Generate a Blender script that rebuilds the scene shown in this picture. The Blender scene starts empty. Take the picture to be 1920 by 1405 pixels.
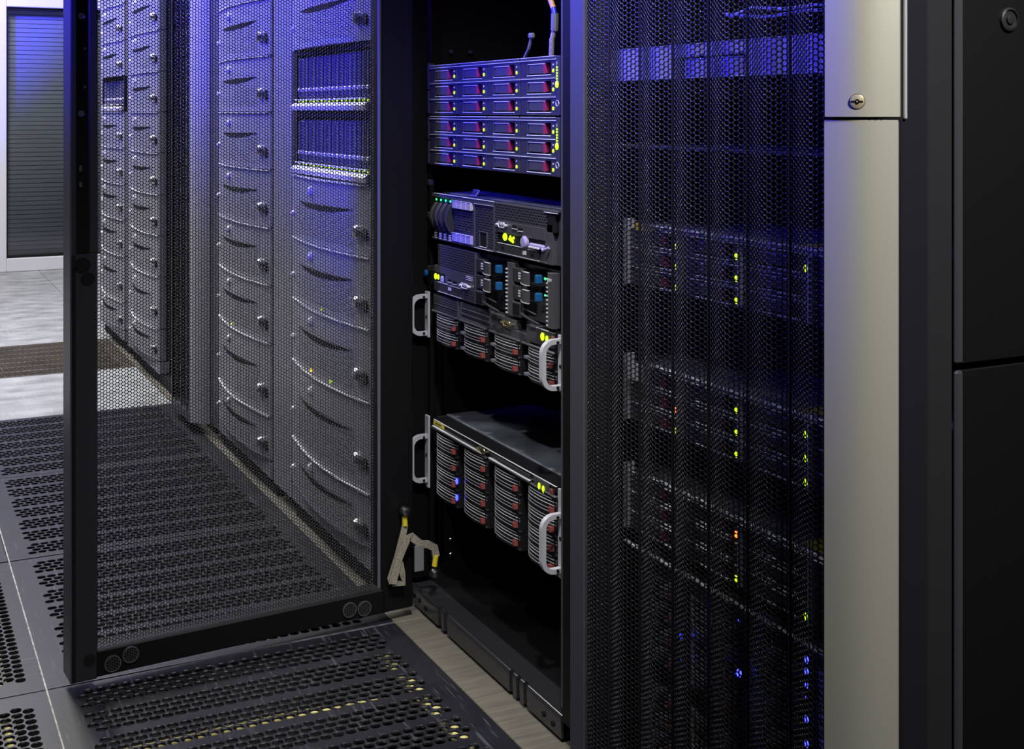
import bpy, math, random
from math import sin, cos, pi, radians as R, sqrt, floor, atan2
from mathutils import Matrix, Vector
random.seed(7)
S = bpy.context.scene
C = S.collection
# ------------------------------------------------------------------ camera
cd = bpy.data.cameras.new('camera'); cam = bpy.data.objects.new('camera', cd); C.objects.link(cam)
cam.location = (0, 0, .875); cam.rotation_euler = (R(90), 0, -R(26.6))
cd.sensor_width = 36; cd.lens = 2375/1920*36; cd.shift_y = -(702.5-208)/1920; cd.clip_start = .02
S.camera = cam
# ------------------------------------------------------------------ world, view
w = bpy.data.worlds.new('world'); S.world = w; w.use_nodes = True
w.node_tree.nodes['Background'].inputs[0].default_value = (.25, .28, .5, 1)
w.node_tree.nodes['Background'].inputs[1].default_value = .006
S.view_settings.view_transform = 'Standard'; S.view_settings.look = 'None'
S.view_settings.exposure = 0; S.view_settings.gamma = 1; S.view_settings.use_curve_mapping = False
# ------------------------------------------------------------------ lights
def aim(o, t):
    o.rotation_euler = (Vector(t)-Vector(o.location)).to_track_quat('-Z', 'Y').to_euler()
def area(loc, tgt, sx, sy, power, col, spread=180):
    l = bpy.data.lights.new('area_light', 'AREA'); l.shape = 'RECTANGLE'; l.size = sx; l.size_y = sy
    l.energy = power; l.color = col; l.spread = R(spread)
    o = bpy.data.objects.new('area_light', l); C.objects.link(o); o.location = loc; aim(o, tgt); return o
def spot(loc, tgt, power, col, ang, blend=1, rad=.05):
    l = bpy.data.lights.new('spot_light', 'SPOT'); l.energy = power; l.color = col
    l.spot_size = R(ang); l.spot_blend = blend; l.shadow_soft_size = rad
    o = bpy.data.objects.new('spot_light', l); C.objects.link(o); o.location = loc; aim(o, tgt); return o
BLUE = (.035, .025, 1); WHITE = (1, .98, .95); WARM = (1, .96, .84)
area((.1, 4.9, 2.55), (.1, 4.9, 0), .5, 1.6, 100, WHITE)             # ceiling lamps over the far aisle
area((.1, 6.3, 2.55), (.9, 7.3, .3), .5, 1.0, 44, WHITE)
area((-.35, 3.4, 2.5), (.7, 3.0, 0), .3, 1.0, 22, WHITE, 130)
spot((.79, -.05, 1.70), (.83, .91, .70), 85, WARM, 66, 1, .14)        # unseen warm spot, shaped to light mainly the aluminium corner
spot((.40, .70, 2.2), (.95, 1.85, .30), 170, WHITE, 42, 1, .05)  # added white fill for the servers and ears in the open rack
spot((-.25, .90, 2.2), (.95, 1.72, .28), 75, WHITE, 29, 1, .05)  # second fill spot, added to brighten the lowest server's lid
for p, t, pw, an in (((-1.2, 2.85, 2.1), (.80, 1.40, 2.0), 1800, 60), ((-.9, 2.05, 1.85), (.88, 1.68, 1.54), 1250, 46), ((-1.2, 1.5, 1.9), (.22, 2.0, 1.28), 800, 26),
        ((-1.2, 2.9, 2.1), (.85, 3.0, 2.0), 1400, 74), ((-1.2, 4.6, 2.1), (.85, 4.7, 2.0), 1000, 76), ((-.6, 5.2, 2.2), (.9, 7.3, 1.6), 1000, 44)):
    spot(p, t, pw, BLUE, an, 1, .1)                                     # added unseen blue spots, cones shaped so the blue fades downward

# ------------------------------------------------------------------ materials
def mat(name, col, rough=.5, metal=0., emis=None, es=0., spec=.5, noise=0., nscale=40., bump=0., stretch=None, coat=0.):
    m = bpy.data.materials.new(name); m.use_nodes = True; n = m.node_tree.nodes; L = m.node_tree.links
    b = n['Principled BSDF']
    b.inputs['Base Color'].default_value = (*col, 1); b.inputs['Roughness'].default_value = rough
    b.inputs['Metallic'].default_value = metal; b.inputs['Specular IOR Level'].default_value = spec
    if coat: b.inputs['Coat Weight'].default_value = coat; b.inputs['Coat Roughness'].default_value = .15
    if emis: b.inputs['Emission Color'].default_value = (*emis, 1); b.inputs['Emission Strength'].default_value = es
    if noise or bump:
        tc = n.new('ShaderNodeTexCoord'); mp = n.new('ShaderNodeMapping'); nz = n.new('ShaderNodeTexNoise')
        nz.inputs['Scale'].default_value = nscale; nz.inputs['Detail'].default_value = 6
        if stretch: mp.inputs['Scale'].default_value = stretch
        L.new(tc.outputs['Object'], mp.inputs[0]); L.new(mp.outputs[0], nz.inputs['Vector'])
        if noise:
            mx = n.new('ShaderNodeMapRange'); mx.inputs['From Min'].default_value = .3; mx.inputs['From Max'].default_value = .7
            mx.inputs['To Min'].default_value = 1-noise; mx.inputs['To Max'].default_value = 1+noise
            vm = n.new('ShaderNodeVectorMath'); vm.operation = 'SCALE'; vm.inputs[0].default_value = col
            L.new(nz.outputs['Fac'], mx.inputs['Value']); L.new(mx.outputs[0], vm.inputs['Scale']); L.new(vm.outputs[0], b.inputs['Base Color'])
        if bump:
            bp = n.new('ShaderNodeBump'); bp.inputs['Strength'].default_value = bump; bp.inputs['Distance'].default_value = .002
            L.new(nz.outputs['Fac'], bp.inputs['Height']); L.new(bp.outputs[0], b.inputs['Normal'])
    return m
def dots(name, col, hole, px, pz, r, rough=.45, metal=0.):
    """sheet with rows of round punched holes, staggered, laid out in object x/z"""
    m = mat(name, col, rough, metal); n = m.node_tree.nodes; L = m.node_tree.links; b = n['Principled BSDF']
    def M(op, a, c=None, d=None):
        k = n.new('ShaderNodeMath'); k.operation = op
        for i, v in enumerate((a, c, d)):
            if v is None: continue
            if isinstance(v, (int, float)): k.inputs[i].default_value = v
            else: L.new(v, k.inputs[i])
        return k.outputs[0]
    tc = n.new('ShaderNodeTexCoord'); sp = n.new('ShaderNodeSeparateXYZ'); L.new(tc.outputs['Object'], sp.inputs[0])
    zz = M('DIVIDE', sp.outputs['Z'], pz); row = M('FLOOR', zz); sh = M('MULTIPLY', M('MODULO', M('ABSOLUTE', row), 2.), .5)
    xx = M('ADD', M('DIVIDE', sp.outputs['X'], px), sh)
    dx = M('MULTIPLY', M('SUBTRACT', M('FRACT', xx), .5), px); dz = M('MULTIPLY', M('SUBTRACT', M('FRACT', zz), .5), pz)
    d = M('SQRT', M('ADD', M('MULTIPLY', dx, dx), M('MULTIPLY', dz, dz)))
    f = M('LESS_THAN', d, r)
    mx = n.new('ShaderNodeMix'); mx.data_type = 'RGBA'; L.new(f, mx.inputs[0])
    mx.inputs[6].default_value = (*col, 1); mx.inputs[7].default_value = (*hole, 1); L.new(mx.outputs[2], b.inputs['Base Color'])
    bp = n.new('ShaderNodeBump'); bp.inputs['Strength'].default_value = 1; bp.inputs['Distance'].default_value = .001
    L.new(M('SUBTRACT', 1., f), bp.inputs['Height']); L.new(bp.outputs[0], b.inputs['Normal'])
    sm = n.new('ShaderNodeMapRange'); sm.inputs['To Min'].default_value = .5; sm.inputs['To Max'].default_value = 0
    L.new(f, sm.inputs['Value']); L.new(sm.outputs[0], b.inputs['Specular IOR Level'])
    return m
K = {}
K['black'] = mat('black_powder_coat', (.004, .004, .005), .5, spec=.2, noise=.1, nscale=300, bump=.05)
K['panel'] = mat('panel_black', (.006, .006, .007), .6, spec=.25)
K['black_matte'] = mat('black_matte', (.006, .006, .007), .8, spec=.2)
K['black_gloss'] = mat('black_gloss', (.01, .01, .012), .25)
K['rail'] = mat('black_rail', (.022, .022, .026), .22, spec=.8)
K['mesh'] = mat('mesh_black', (.055, .055, .065), .26, .7)
K['navy'] = mat('dark_grey_paint', (.055, .055, .07), .42, bump=.05, nscale=400)
K['stile'] = mat('door_grey_paint', (.018, .018, .026), .38, bump=.04, nscale=500)
K['litpaint'] = mat('door_grey_paint_lit', (.10, .10, .13), .35)  # door grey made lighter so the free edge and ridge look lit
K['canister'] = mat('canister_grey', (.08, .08, .12), .4)
K['charcoal'] = mat('charcoal_plastic', (.028, .028, .032), .4)
K['gun'] = mat('gunmetal', (.095, .095, .11), .36, .4)
K['steel'] = mat('steel', (.5, .5, .52), .3, 1)
K['edge'] = mat('highlit_edge_trim', (.80, .80, .86), .35, .3)  # near-white: highlights painted into edge strips; also bare metal trim
K['galv'] = mat('zinc_sheet', (.29, .33, .39), .42, .7, noise=.35, nscale=18, bump=.15)
K['bezel'] = mat('silver_grey_bezel', (.30, .30, .35), .38, .2)
K['post'] = mat('silver_grey_post', (.26, .26, .31), .4, .2)
K['grille'] = dots('bezel_grille', (.42, .42, .48), (.02, .02, .025), .0046, .0040, .0015, .4, .25)
K['perf'] = dots('perforated_steel', (.10, .10, .12), (.002, .002, .003), .0050, .0042, .0018, .4, .3)
K['alu'] = mat('brushed_aluminium', (.62, .62, .57), .42, .35, noise=.04, nscale=8, stretch=(1, 1, .1))
K['brass'] = mat('brass', (.60, .53, .36), .35, .35)
K['red'] = mat('red_latch', (.26, .02, .08), .4)
K['rose'] = mat('dark_red_button', (.22, .05, .045), .45)
K['lav'] = mat('pale_grey_handle', (.55, .54, .60), .42, .15)
K['blueplate'] = mat('blue_black_plate', (.034, .034, .055), .35)
K['teal'] = mat('blue_latch', (.01, .09, .25), .35)
K['purple'] = mat('pale_violet_tab', (.35, .32, .6), .45)
K['beige'] = mat('beige_tab', (.5, .45, .38), .5)
K['yellow'] = mat('yellow_label', (.62, .50, .03), .5)
K['print'] = mat('black_print', (.02, .02, .02), .6)
K['whitelab'] = mat('white_label', (.6, .6, .66), .5)
K['bright'] = mat('bright_chrome_stud', (.9, .9, .95), .3)
K['rib'] = mat('satin_rib', (.42, .42, .46), .3, .3)
K['papergrey'] = mat('grey_paper', (.16, .16, .17), .7)
K['gold'] = mat('gold_contacts', (.7, .6, .35), .3, 1)
K['tie'] = mat('nylon_tie', (.16, .17, .13), .5)
K['braid'] = mat('tinned_braid', (.36, .33, .27), .5, .4, noise=.4, nscale=600, bump=.5)
K['bluecable'] = mat('blue_cable', (.02, .03, .6), .4)
K['orange'] = mat('orange_cable', (.55, .3, .08), .45)
K['ycable'] = mat('yellow_cable', (.85, .76, .30), .5)
K['strip'] = mat('tan_strip', (.13, .118, .095), .6, noise=.22, nscale=9, stretch=(1, 14, 1), bump=.1)
def scuffed(name, col, hi, rough, amt):
    """worn floor sheet: base tone with cloudy wear and fine light scratches"""
    m = mat(name, col, rough, noise=.35, nscale=9, stretch=(1, 1.6, 1)); n = m.node_tree.nodes; L = m.node_tree.links; b = n['Principled BSDF']
    src = b.inputs['Base Color'].links[0].from_socket; tc = n.new('ShaderNodeTexCoord'); out = src
    for rot, sc in ((.3, 120), (1.2, 170), (2.2, 140)):
        mp = n.new('ShaderNodeMapping'); mp.inputs['Rotation'].default_value = (0, 0, rot); mp.inputs['Scale'].default_value = (1, .07, 1)
        nz = n.new('ShaderNodeTexNoise'); nz.inputs['Scale'].default_value = sc; nz.inputs['Detail'].default_value = 2
        mr = n.new('ShaderNodeMapRange'); mr.inputs['From Min'].default_value = .64; mr.inputs['From Max'].default_value = .74; mr.inputs['To Max'].default_value = amt
        mx = n.new('ShaderNodeMix'); mx.data_type = 'RGBA'; mx.inputs[7].default_value = (*hi, 1)
        L.new(tc.outputs['Object'], mp.inputs[0]); L.new(mp.outputs[0], nz.inputs['Vector']); L.new(nz.outputs['Fac'], mr.inputs['Value'])
        L.new(mr.outputs[0], mx.inputs[0]); L.new(out, mx.inputs[6]); out = mx.outputs[2]
    L.new(out, b.inputs['Base Color']); return m
K['tile'] = scuffed('slate_tile', (.012, .0125, .018), (.13, .13, .16), .42, .45); K['tile'].node_tree.nodes['Principled BSDF'].inputs['Specular IOR Level'].default_value = .35
K['floorw'] = scuffed('pale_floor', (.31, .32, .335), (.6, .6, .6), .45, .35)
K['tilelit'] = scuffed('slate_tile_lit_brown', (.055, .044, .030), (.2, .17, .12), .45, .4)  # slate tile again, its lit brownish look put into the colour
K['seam'] = mat('worn_seam', (.42, .40, .36), .6, noise=.5, nscale=60)
K['seamdim'] = mat('dim_seam', (.12, .12, .14), .6, noise=.5, nscale=60)
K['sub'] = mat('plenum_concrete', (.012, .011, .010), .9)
K['wall'] = mat('grey_wall', (.09, .09, .10), .7)
K['ceil'] = mat('ceiling_white', (.08, .08, .09), .8)
K['frame'] = mat('white_frame', (.62, .62, .68), .45)
K['slat'] = mat('grey_slats', (.46, .49, .53), .5)
K['reddot'] = mat('red_bay', (.25, .02, .02), .5)
def led(name, c, s): return mat(name, c, .4, emis=c, es=s)
K['lg'] = led('led_lime', (.50, .85, .01), 1.5); K['gr'] = led('led_green', (.03, .8, .2), 1.2)
K['bl'] = led('led_blue', (.03, .04, 1), 6); K['rd'] = led('led_red', (1, .1, .01), 6)
K['am'] = led('led_amber', (1, .55, .02), 4); K['lgdim'] = led('led_lime_dim', (.5, .8, .05), .6)
m = bpy.data.materials.new('window_glass'); m.use_nodes = True; b = m.node_tree.nodes['Principled BSDF']
n_ = m.node_tree.nodes; g1 = n_.new('ShaderNodeBsdfTransparent'); g1.inputs[0].default_value = (.92, .94, .95, 1); g2 = n_.new('ShaderNodeBsdfGlossy')
g2.inputs['Roughness'].default_value = .12; fr = n_.new('ShaderNodeFresnel'); fr.inputs[0].default_value = 1.6; mx = n_.new('ShaderNodeMixShader')
for a_, c_ in ((fr.outputs[0], mx.inputs[0]), (g1.outputs[0], mx.inputs[1]), (g2.outputs[0], mx.inputs[2]), (mx.outputs[0], n_['Material Output'].inputs[0])): m.node_tree.links.new(a_, c_)
K['glass'] = m

# ------------------------------------------------------------------ mesh builder
class MB:
    def __init__(s): s.v = []; s.f = []; s.k = []
    def add(s, vs, fs):
        s.k.append((len(s.v), len(s.f))); o = len(s.v); s.v += [tuple(v) for v in vs]; s.f += [tuple(i+o for i in f) for f in fs]; return s
    def box(s, x0, x1, y0, y1, z0, z1, b=0.):
        if x0 > x1: x0, x1 = x1, x0
        if y0 > y1: y0, y1 = y1, y0
        if z0 > z1: z0, z1 = z1, z0
        b = min(b, (x1-x0)*.45, (y1-y0)*.45, (z1-z0)*.45)
        X = (x0, x1); Y = (y0, y1); Z = (z0, z1)
        if b <= 0:
            vs = [(X[i], Y[j], Z[k]) for i in (0, 1) for j in (0, 1) for k in (0, 1)]
            return s.add(vs, [(0, 1, 3, 2), (4, 6, 7, 5), (0, 4, 5, 1), (2, 3, 7, 6), (0, 2, 6, 4), (1, 5, 7, 3)])
        vs = []; idx = {}
        for i in (0, 1):
            for j in (0, 1):
                for k in (0, 1):
                    for a in range(3):
                        p = [X[i], Y[j], Z[k]]; d = [b*(1-2*i), b*(1-2*j), b*(1-2*k)]
                        for q in range(3):
                            if q != a: p[q] += d[q]
                        idx[i, j, k, a] = len(vs); vs.append(tuple(p))
        fs = []
        for a in range(3):
            for t in (0, 1):
                q = []
                for (u, v_) in ((0, 0), (1, 0), (1, 1), (0, 1)):
                    c = [0, 0, 0]; o = [0, 1, 2]; o.remove(a); c[a] = t; c[o[0]] = u; c[o[1]] = v_; q.append(idx[(*c, a)])
                fs.append(tuple(q))
        for a in range(3):
            o = [0, 1, 2]; o.remove(a)
            for u in (0, 1):
                for v_ in (0, 1):
                    c0 = [0, 0, 0]; c0[o[0]] = u; c0[o[1]] = v_; c1 = list(c0); c1[a] = 1
                    fs.append((idx[(*c0, o[0])], idx[(*c1, o[0])], idx[(*c1, o[1])], idx[(*c0, o[1])]))
        for i in (0, 1):
            for j in (0, 1):
                for k in (0, 1): fs.append(tuple(idx[i, j, k, a] for a in range(3)))
        return s.add(vs, fs)
    def lathe(s, c, ax, prof, n=20):
        """prof = [(radius, height along axis)]"""
        vs = []; fs = []; e = {'x': (1, 2, 0), 'y': (2, 0, 1), 'z': (0, 1, 2)}[ax]
        for r, h in prof:
            for k in range(n):
                a = 2*pi*k/n; p = [0, 0, 0]; p[e[0]] = r*cos(a); p[e[1]] = r*sin(a); p[e[2]] = h
                vs.append((c[0]+p[0], c[1]+p[1], c[2]+p[2]))
        for i in range(len(prof)-1):
            for k in range(n): fs.append((i*n+k, i*n+(k+1) % n, (i+1)*n+(k+1) % n, (i+1)*n+k))
        fs.append(tuple(range(n-1, -1, -1))); fs.append(tuple((len(prof)-1)*n+k for k in range(n)))
        return s.add(vs, fs)
    def cyl(s, c, ax, r, h0, h1, n=16, b=0.):
        if b: return s.lathe(c, ax, [(r-b, h0), (r, h0+b), (r, h1-b), (r-b, h1)], n)
        return s.lathe(c, ax, [(r, h0), (r, h1)], n)
    def ball(s, c, r, n=8, sq=(1, 1, 1)):
        vs = []; fs = []; m_ = n//2+1
        for i in range(1, m_):
            t = pi*i/m_
            for k in range(n):
                a = 2*pi*k/n; vs.append((c[0]+r*sq[0]*sin(t)*cos(a), c[1]+r*sq[1]*sin(t)*sin(a), c[2]+r*sq[2]*cos(t)))
        for i in range(m_-2):
            for k in range(n): fs.append((i*n+k, (i+1)*n+k, (i+1)*n+(k+1) % n, i*n+(k+1) % n))
        o = len(vs); vs += [(c[0], c[1], c[2]+r*sq[2]), (c[0], c[1], c[2]-r*sq[2])]
        for k in range(n):
            fs.append((o, k, (k+1) % n)); fs.append((o+1, (m_-2)*n+(k+1) % n, (m_-2)*n+k))
        return s.add(vs, fs)
    def tube(s, pts, r, n=10, rect=None):
        P = [Vector(p) for p in pts]; vs = []; fs = []
        up = Vector((.123, .9, .31)).normalized()
        for i, p in enumerate(P):
            t = (P[min(i+1, len(P)-1)]-P[max(i-1, 0)]).normalized()
            a = t.cross(up)
            if a.length < 1e-4: a = t.cross(Vector((1, 0, 0)))
            a.normalize(); b_ = t.cross(a).normalized(); up = -b_ if b_.dot(up) < 0 else b_
            if rect:
                a = t.cross(Vector(rect[2])).normalized(); b_ = t.cross(a).normalized()
                for (u, v_) in ((1, 1), (-1, 1), (-1, -1), (1, -1)): vs.append(p+a*u*rect[0]+b_*v_*rect[1])
            else:
                for k in range(n):
                    q = 2*pi*k/n; vs.append(p+(a*cos(q)+b_*sin(q))*r)
        nn = 4 if rect else n
        for i in range(len(P)-1):
            for k in range(nn): fs.append((i*nn+k, i*nn+(k+1) % nn, (i+1)*nn+(k+1) % nn, (i+1)*nn+k))
        fs.append(tuple(range(nn-1, -1, -1))); fs.append(tuple((len(P)-1)*nn+k for k in range(nn)))
        return s.add(vs, fs)
    def sweep(s, prof, z0, z1):
        """closed plan outline [(x,y)] extruded in z"""
        n = len(prof); vs = [(x, y, z0) for x, y in prof]+[(x, y, z1) for x, y in prof]
        fs = [(k, (k+1) % n, n+(k+1) % n, n+k) for k in range(n)]+[tuple(range(n-1, -1, -1)), tuple(range(n, 2*n))]
        return s.add(vs, fs)
    def sheet(s, line, z0, z1, t):
        """open plan line [(x,y)] given thickness t in +y"""
        return s.sweep(list(line)+[(x, y+t) for x, y in reversed(line)], z0, z1)
    def extx(s, prof, x0, x1):
        n = len(prof); vs = [(x0, y, z) for y, z in prof]+[(x1, y, z) for y, z in prof]
        fs = [(k, (k+1) % n, n+(k+1) % n, n+k) for k in range(n)]+[tuple(range(n-1, -1, -1)), tuple(range(n, 2*n))]
        return s.add(vs, fs)
    def mesh(s, name, m, smooth=False):
        me = bpy.data.meshes.new(name); me.from_pydata(s.v, [], s.f); me.materials.append(K[m])
        import bmesh
        bm = bmesh.new(); bm.from_mesh(me); bmesh.ops.recalc_face_normals(bm, faces=bm.faces); bm.to_mesh(me); bm.free()
        if smooth: me.polygons.foreach_set('use_smooth', [True]*len(me.polygons)); me.set_sharp_from_angle(angle=R(38))
        return me
    def build(s, name, m, parent=None, xf=None, smooth=False):
        if xf is not None: s.v = [tuple(xf @ Vector(v)) for v in s.v]
        return put(name, s.mesh(name, m, smooth), parent)
def pieces(q, name, m, parent, xf=None, smooth=False):
    """every added shape becomes a mesh object of its own"""
    out = []; k = q.k+[(len(q.v), len(q.f))]
    for (v0, f0), (v1, f1) in zip(k, k[1:]):
        p = MB(); p.v = q.v[v0:v1]; p.f = [tuple(i-v0 for i in f) for f in q.f[f0:f1]]; out.append(p.build(name, m, parent, xf, smooth))
    return out
def put(name, me, parent=None):
    o = bpy.data.objects.new(name, me); C.objects.link(o)
    if parent: o.parent = parent
    return o
def part(name, m, parent, *boxes, b=.0006, xf=None):
    q = MB()
    for x in boxes: q.box(*x, b)
    if len(boxes) > 1 and parent and name in ('front_frame', 'usb_port', 'port_lip', 'front_panel', 'drive_edge', 'vent_row', 'opening_lip', 'cross_bar', 'slot_edge', 'lock_catch', 'side_frame'): return pieces(q, name, m, parent, xf)[0]
    return q.build(name, m, parent, xf)
def tag(o, label, cat, group=None):
    o['label'] = label; o['category'] = cat
    if group: o['group'] = group
    return o
def thing(name, label, cat, loc=(0, 0, 0), rz=0., group=None):
    o = bpy.data.objects.new(name, None); C.objects.link(o); o.empty_display_size = .05
    o.location = loc; o.rotation_euler = (0, 0, rz); return tag(o, label, cat, group)
def struct(o): o['kind'] = 'structure'; return o
def kids(o): return [c for c in bpy.data.objects if c.parent == o]
def dup(o, loc=None, parent=None, label=None):
    c = o.copy(); C.objects.link(c)
    if parent is not None: c.parent = parent
    if loc is not None: c.location = loc
    if label: c['label'] = label
    for k in kids(o): dup(k, None, c)
    return c
FR = -pi/2      # rack fronts: local x runs right along the row (towards the camera), local y into the rack
def hexmesh(cols, rows, p, hole, thick, x0, z0, fx, back=True):
    """perforated sheet: round holes in staggered hexagonal cells; fx(x) -> y offset"""
    vs = []; fs = []; rw = p/sqrt(3); cw = p*.866; n = 12 if back else 6; r_ = hole*p*.545 if back else hole*rw
    cor = [(rw*cos(R(60*k)), rw*sin(R(60*k))) for k in range(6)]
    if back: oc = [q for k in range(6) for q in (cor[k], ((cor[k][0]+cor[(k+1) % 6][0])/2, (cor[k][1]+cor[(k+1) % 6][1])/2))]; ic = [(r_*cos(R(30*k)), r_*sin(R(30*k))) for k in range(12)]
    else: oc = cor; ic = [(x*hole, z*hole) for x, z in cor]
    for c in range(cols):
        cx = x0+cw*(c+.5)
        yo = [fx(cx+dx) for dx, _ in oc]; yi = [fx(cx+dx) for dx, _ in ic]
        for r2 in range(rows):
            cz = z0+p*(r2+.5+(.5 if c & 1 else 0)); o = len(vs)
            vs += [(cx+oc[k][0], yo[k], cz+oc[k][1]) for k in range(n)]
            vs += [(cx+ic[k][0], yi[k], cz+ic[k][1]) for k in range(n)]
            if back:
                vs += [(cx+ic[k][0], yi[k]+thick, cz+ic[k][1]) for k in range(n)]
                vs += [(cx+oc[k][0], yo[k]+thick, cz+oc[k][1]) for k in range(n)]
            for k in range(n):
                j = (k+1) % n
                fs.append((o+k, o+n+k, o+n+j, o+j))
                if back: fs.append((o+n+k, o+2*n+k, o+2*n+j, o+n+j)); fs.append((o+2*n+k, o+3*n+k, o+3*n+j, o+2*n+j))
    return vs, fs
def rawmesh(name, vs, fs, m):
    me = bpy.data.meshes.new(name); me.from_pydata(vs, [], fs); me.materials.append(K[m])
    if m == 'mesh': me.polygons.foreach_set('use_smooth', [True]*len(me.polygons))
    return me

# ================================================================== ROOM
TY = [1.42, 2.025, 2.635, 3.24, 3.845, 4.45, 5.05]          # cross seams of the raised floor
TX = [-.377, .228, .79]
q = MB(); qd = MB(); g = .0012
def ft(x0, x1, y0, y1):
    (qd if y1 < 3.9 else q).box(x0+g, x1-g, y0+g, y1-g, -.03, 0, .0015)
xs = [-2.19, -1.587, -.982, -.377]
ys = [-1.6, -.995, -.39, .215, .82]+TY+[5.655, 6.26, 6.865, 7.47]
for i in range(len(ys)-1):
    y0, y1 = ys[i], ys[i+1]
    for j in range(3): ft(xs[j], xs[j+1], y0, y1)
    far = y0 > 5.0 or abs(y0-3.845) < .01
    near = y1 < 1.5
    if far or near: ft(-.377, .228, y0, y1); ft(.228, .79, y0, y1)
    elif y0 > 2.5 and abs(y0-4.45) > .01: ft(-.377, .228, y0, y1)
    if y0 > 5.0: ft(.79, 1.4, y0, y1); ft(1.4, 2.3, y0, y1)
    else: qd.box(.86, 2.3, y0, y1-g, -.03, 0)
struct(q.build('floor', 'floorw')); struct(qd.build('floor_dark', 'tile'))
struct(part('trim_2', 'seam', None, (.2268, .2292, .8, 3.84, -.01, .0004), b=0))
q = MB()
for y in TY[:4]: q.box(-.377, .79, y-.0008+.003, y+.0008+.003, -.01, .0003)
struct(q.build('trim_3', 'seamdim'))
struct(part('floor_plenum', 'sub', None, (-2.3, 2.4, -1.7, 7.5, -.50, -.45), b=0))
q = MB()
for i in range(len(ys)-1):
    if ys[i] < 5.0: q.box(.791, .8595, ys[i], ys[i+1]-.001, -.03, .0, .001)
struct(q.build('trim_1', 'strip'))
struct(part('wall_left', 'wall', None, (-2.3, -2.2, -1.7, 7.5, 0, 2.7), b=0))
struct(part('wall_right', 'wall', None, (2.3, 2.4, -1.7, 7.5, 0, 2.7), b=0))
struct(part('wall_front', 'wall', None, (-2.3, 2.4, -1.7, -1.6, 0, 2.7), b=0))
struct(part('ceiling', 'ceil', None, (-2.3, 2.4, -1.7, 7.6, 2.7, 2.8), b=0))
WY = 7.40
struct(part('wall_back', 'wall', None, (-2.3, .56, WY-.02, WY+.1, 0, 2.7), (1.72, 2.4, WY-.02, WY+.1, 0, 2.7), (.56, 1.72, WY-.02, WY+.1, 1.50, 2.7), b=0))
wn = struct(part('window_1', 'frame', None, (.56, .625, WY-.04, WY+.08, 0, 1.5), (1.655, 1.72, WY-.04, WY+.08, 0, 1.5),
    (.625, 1.655, WY-.04, WY+.08, 1.44, 1.5), (.625, 1.655, WY-.04, WY+.08, 0, .074), b=.004))
part('gasket', 'black', wn, (.625, .632, WY-.02, WY+.02, .074, 1.44), (1.648, 1.655, WY-.02, WY+.02, .074, 1.44),
    (.632, 1.648, WY-.02, WY+.02, 1.425, 1.44), (.632, 1.648, WY-.02, WY+.02, .074, .082))
part('glass_pane', 'glass', wn, (.632, 1.648, WY-.004, WY+.004, .082, 1.425), b=0)
q = MB()
for k in range(55):
    z = .083+k*.0245; q.extx([(WY+.075, z), (WY+.0605, z+.0015), (WY+.059, z+.0225), (WY+.075, z+.024)], .626, 1.654)
q.build('shutter_slats', 'slat', wn)
struct(part('wall_alcove', 'wall', None, (.5, 1.8, WY+.1, WY+.12, 0, 1.6), b=0))

# ------------------------------------------------------------------ perforated raised-floor tiles
def tile_mesh(W, D):
    vs = []; fs = []; t = .022; px = .0184; ry = .0162; r_ = .0076; n = 12
    nb = 7; bp = (D-.03)/nb; ncol = int((W-.075)/px); mx = (W-ncol*px-px/2)/2
    def quad(x0, x1, y0, y1, z=0.):
        o = len(vs); vs.extend([(x0, y0, z), (x1, y0, z), (x1, y1, z), (x0, y1, z)]); fs.append((o, o+1, o+2, o+3))
    g = .0014; y = g; yb = (D-nb*bp)/2+(bp-4*ry)/2
    hx = px/2; hy = ry/2
    per = [(-hx, -hy), (-hx/3, -hy), (hx/3, -hy), (hx, -hy), (hx, -hy/3), (hx, hy/3), (hx, hy), (hx/3, hy), (-hx/3, hy), (-hx, hy), (-hx, hy/3), (-hx, -hy/3)]
    ring = [(u/sqrt(u*u+v*v), v/sqrt(u*u+v*v)) for u, v in per]
    for bnd in range(nb):
        y0 = yb+bnd*bp; quad(g, W-g, y, y0)
        for r2 in range(4):
            a, c_ = y0+r2*ry, y0+(r2+1)*ry; sx = mx+(px/2 if (r2+bnd) & 1 else 0)
            quad(g, sx, a, c_); quad(sx+ncol*px, W-g, a, c_)
            for k in range(ncol):
                cx = sx+(k+.5)*px; cy = (a+c_)/2; o = len(vs)
                for (u, v) in per: vs.append((cx+u, cy+v, 0))
                for (u, v) in ring: vs.append((cx+u*(r_+.0009), cy+v*(r_+.0007), 0))
                for (u, v) in ring: vs.append((cx+u*r_, cy+v*r_*.97, -.0012))
                for (u, v) in ring: vs.append((cx+u*r_, cy+v*r_*.97, -.0038))
                for i in range(n):
                    j = (i+1) % n; fs.append((o+i, o+j, o+n+j, o+n+i)); fs.append((o+n+i, o+n+j, o+2*n+j, o+2*n+i)); fs.append((o+2*n+i, o+2*n+j, o+3*n+j, o+3*n+i))
        y = y0+4*ry
    quad(g, W-g, y, D-g)
    for (x0, x1, y0, y1) in ((g, W-g, g, g), (g, W-g, D-g, D-g), (g, g, g, D-g), (W-g, W-g, g, D-g)):
        o = len(vs)
        if y0 == y1: vs.extend([(x0, y0, 0), (x1, y0, 0), (x1, y0, -t), (x0, y0, -t)])
        else: vs.extend([(x0, y0, 0), (x0, y1, 0), (x0, y1, -t), (x0, y0, -t)])
        fs.append((o, o+1, o+2, o+3))
    return rawmesh('perforated_tile', vs, fs, 'tile')
def brown(o):
    o.data = o.data.copy(); o.data.materials[0] = K['tilelit']; return o
tmA = tile_mesh(.562, .605); tmB = tile_mesh(.605, .605)
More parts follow.
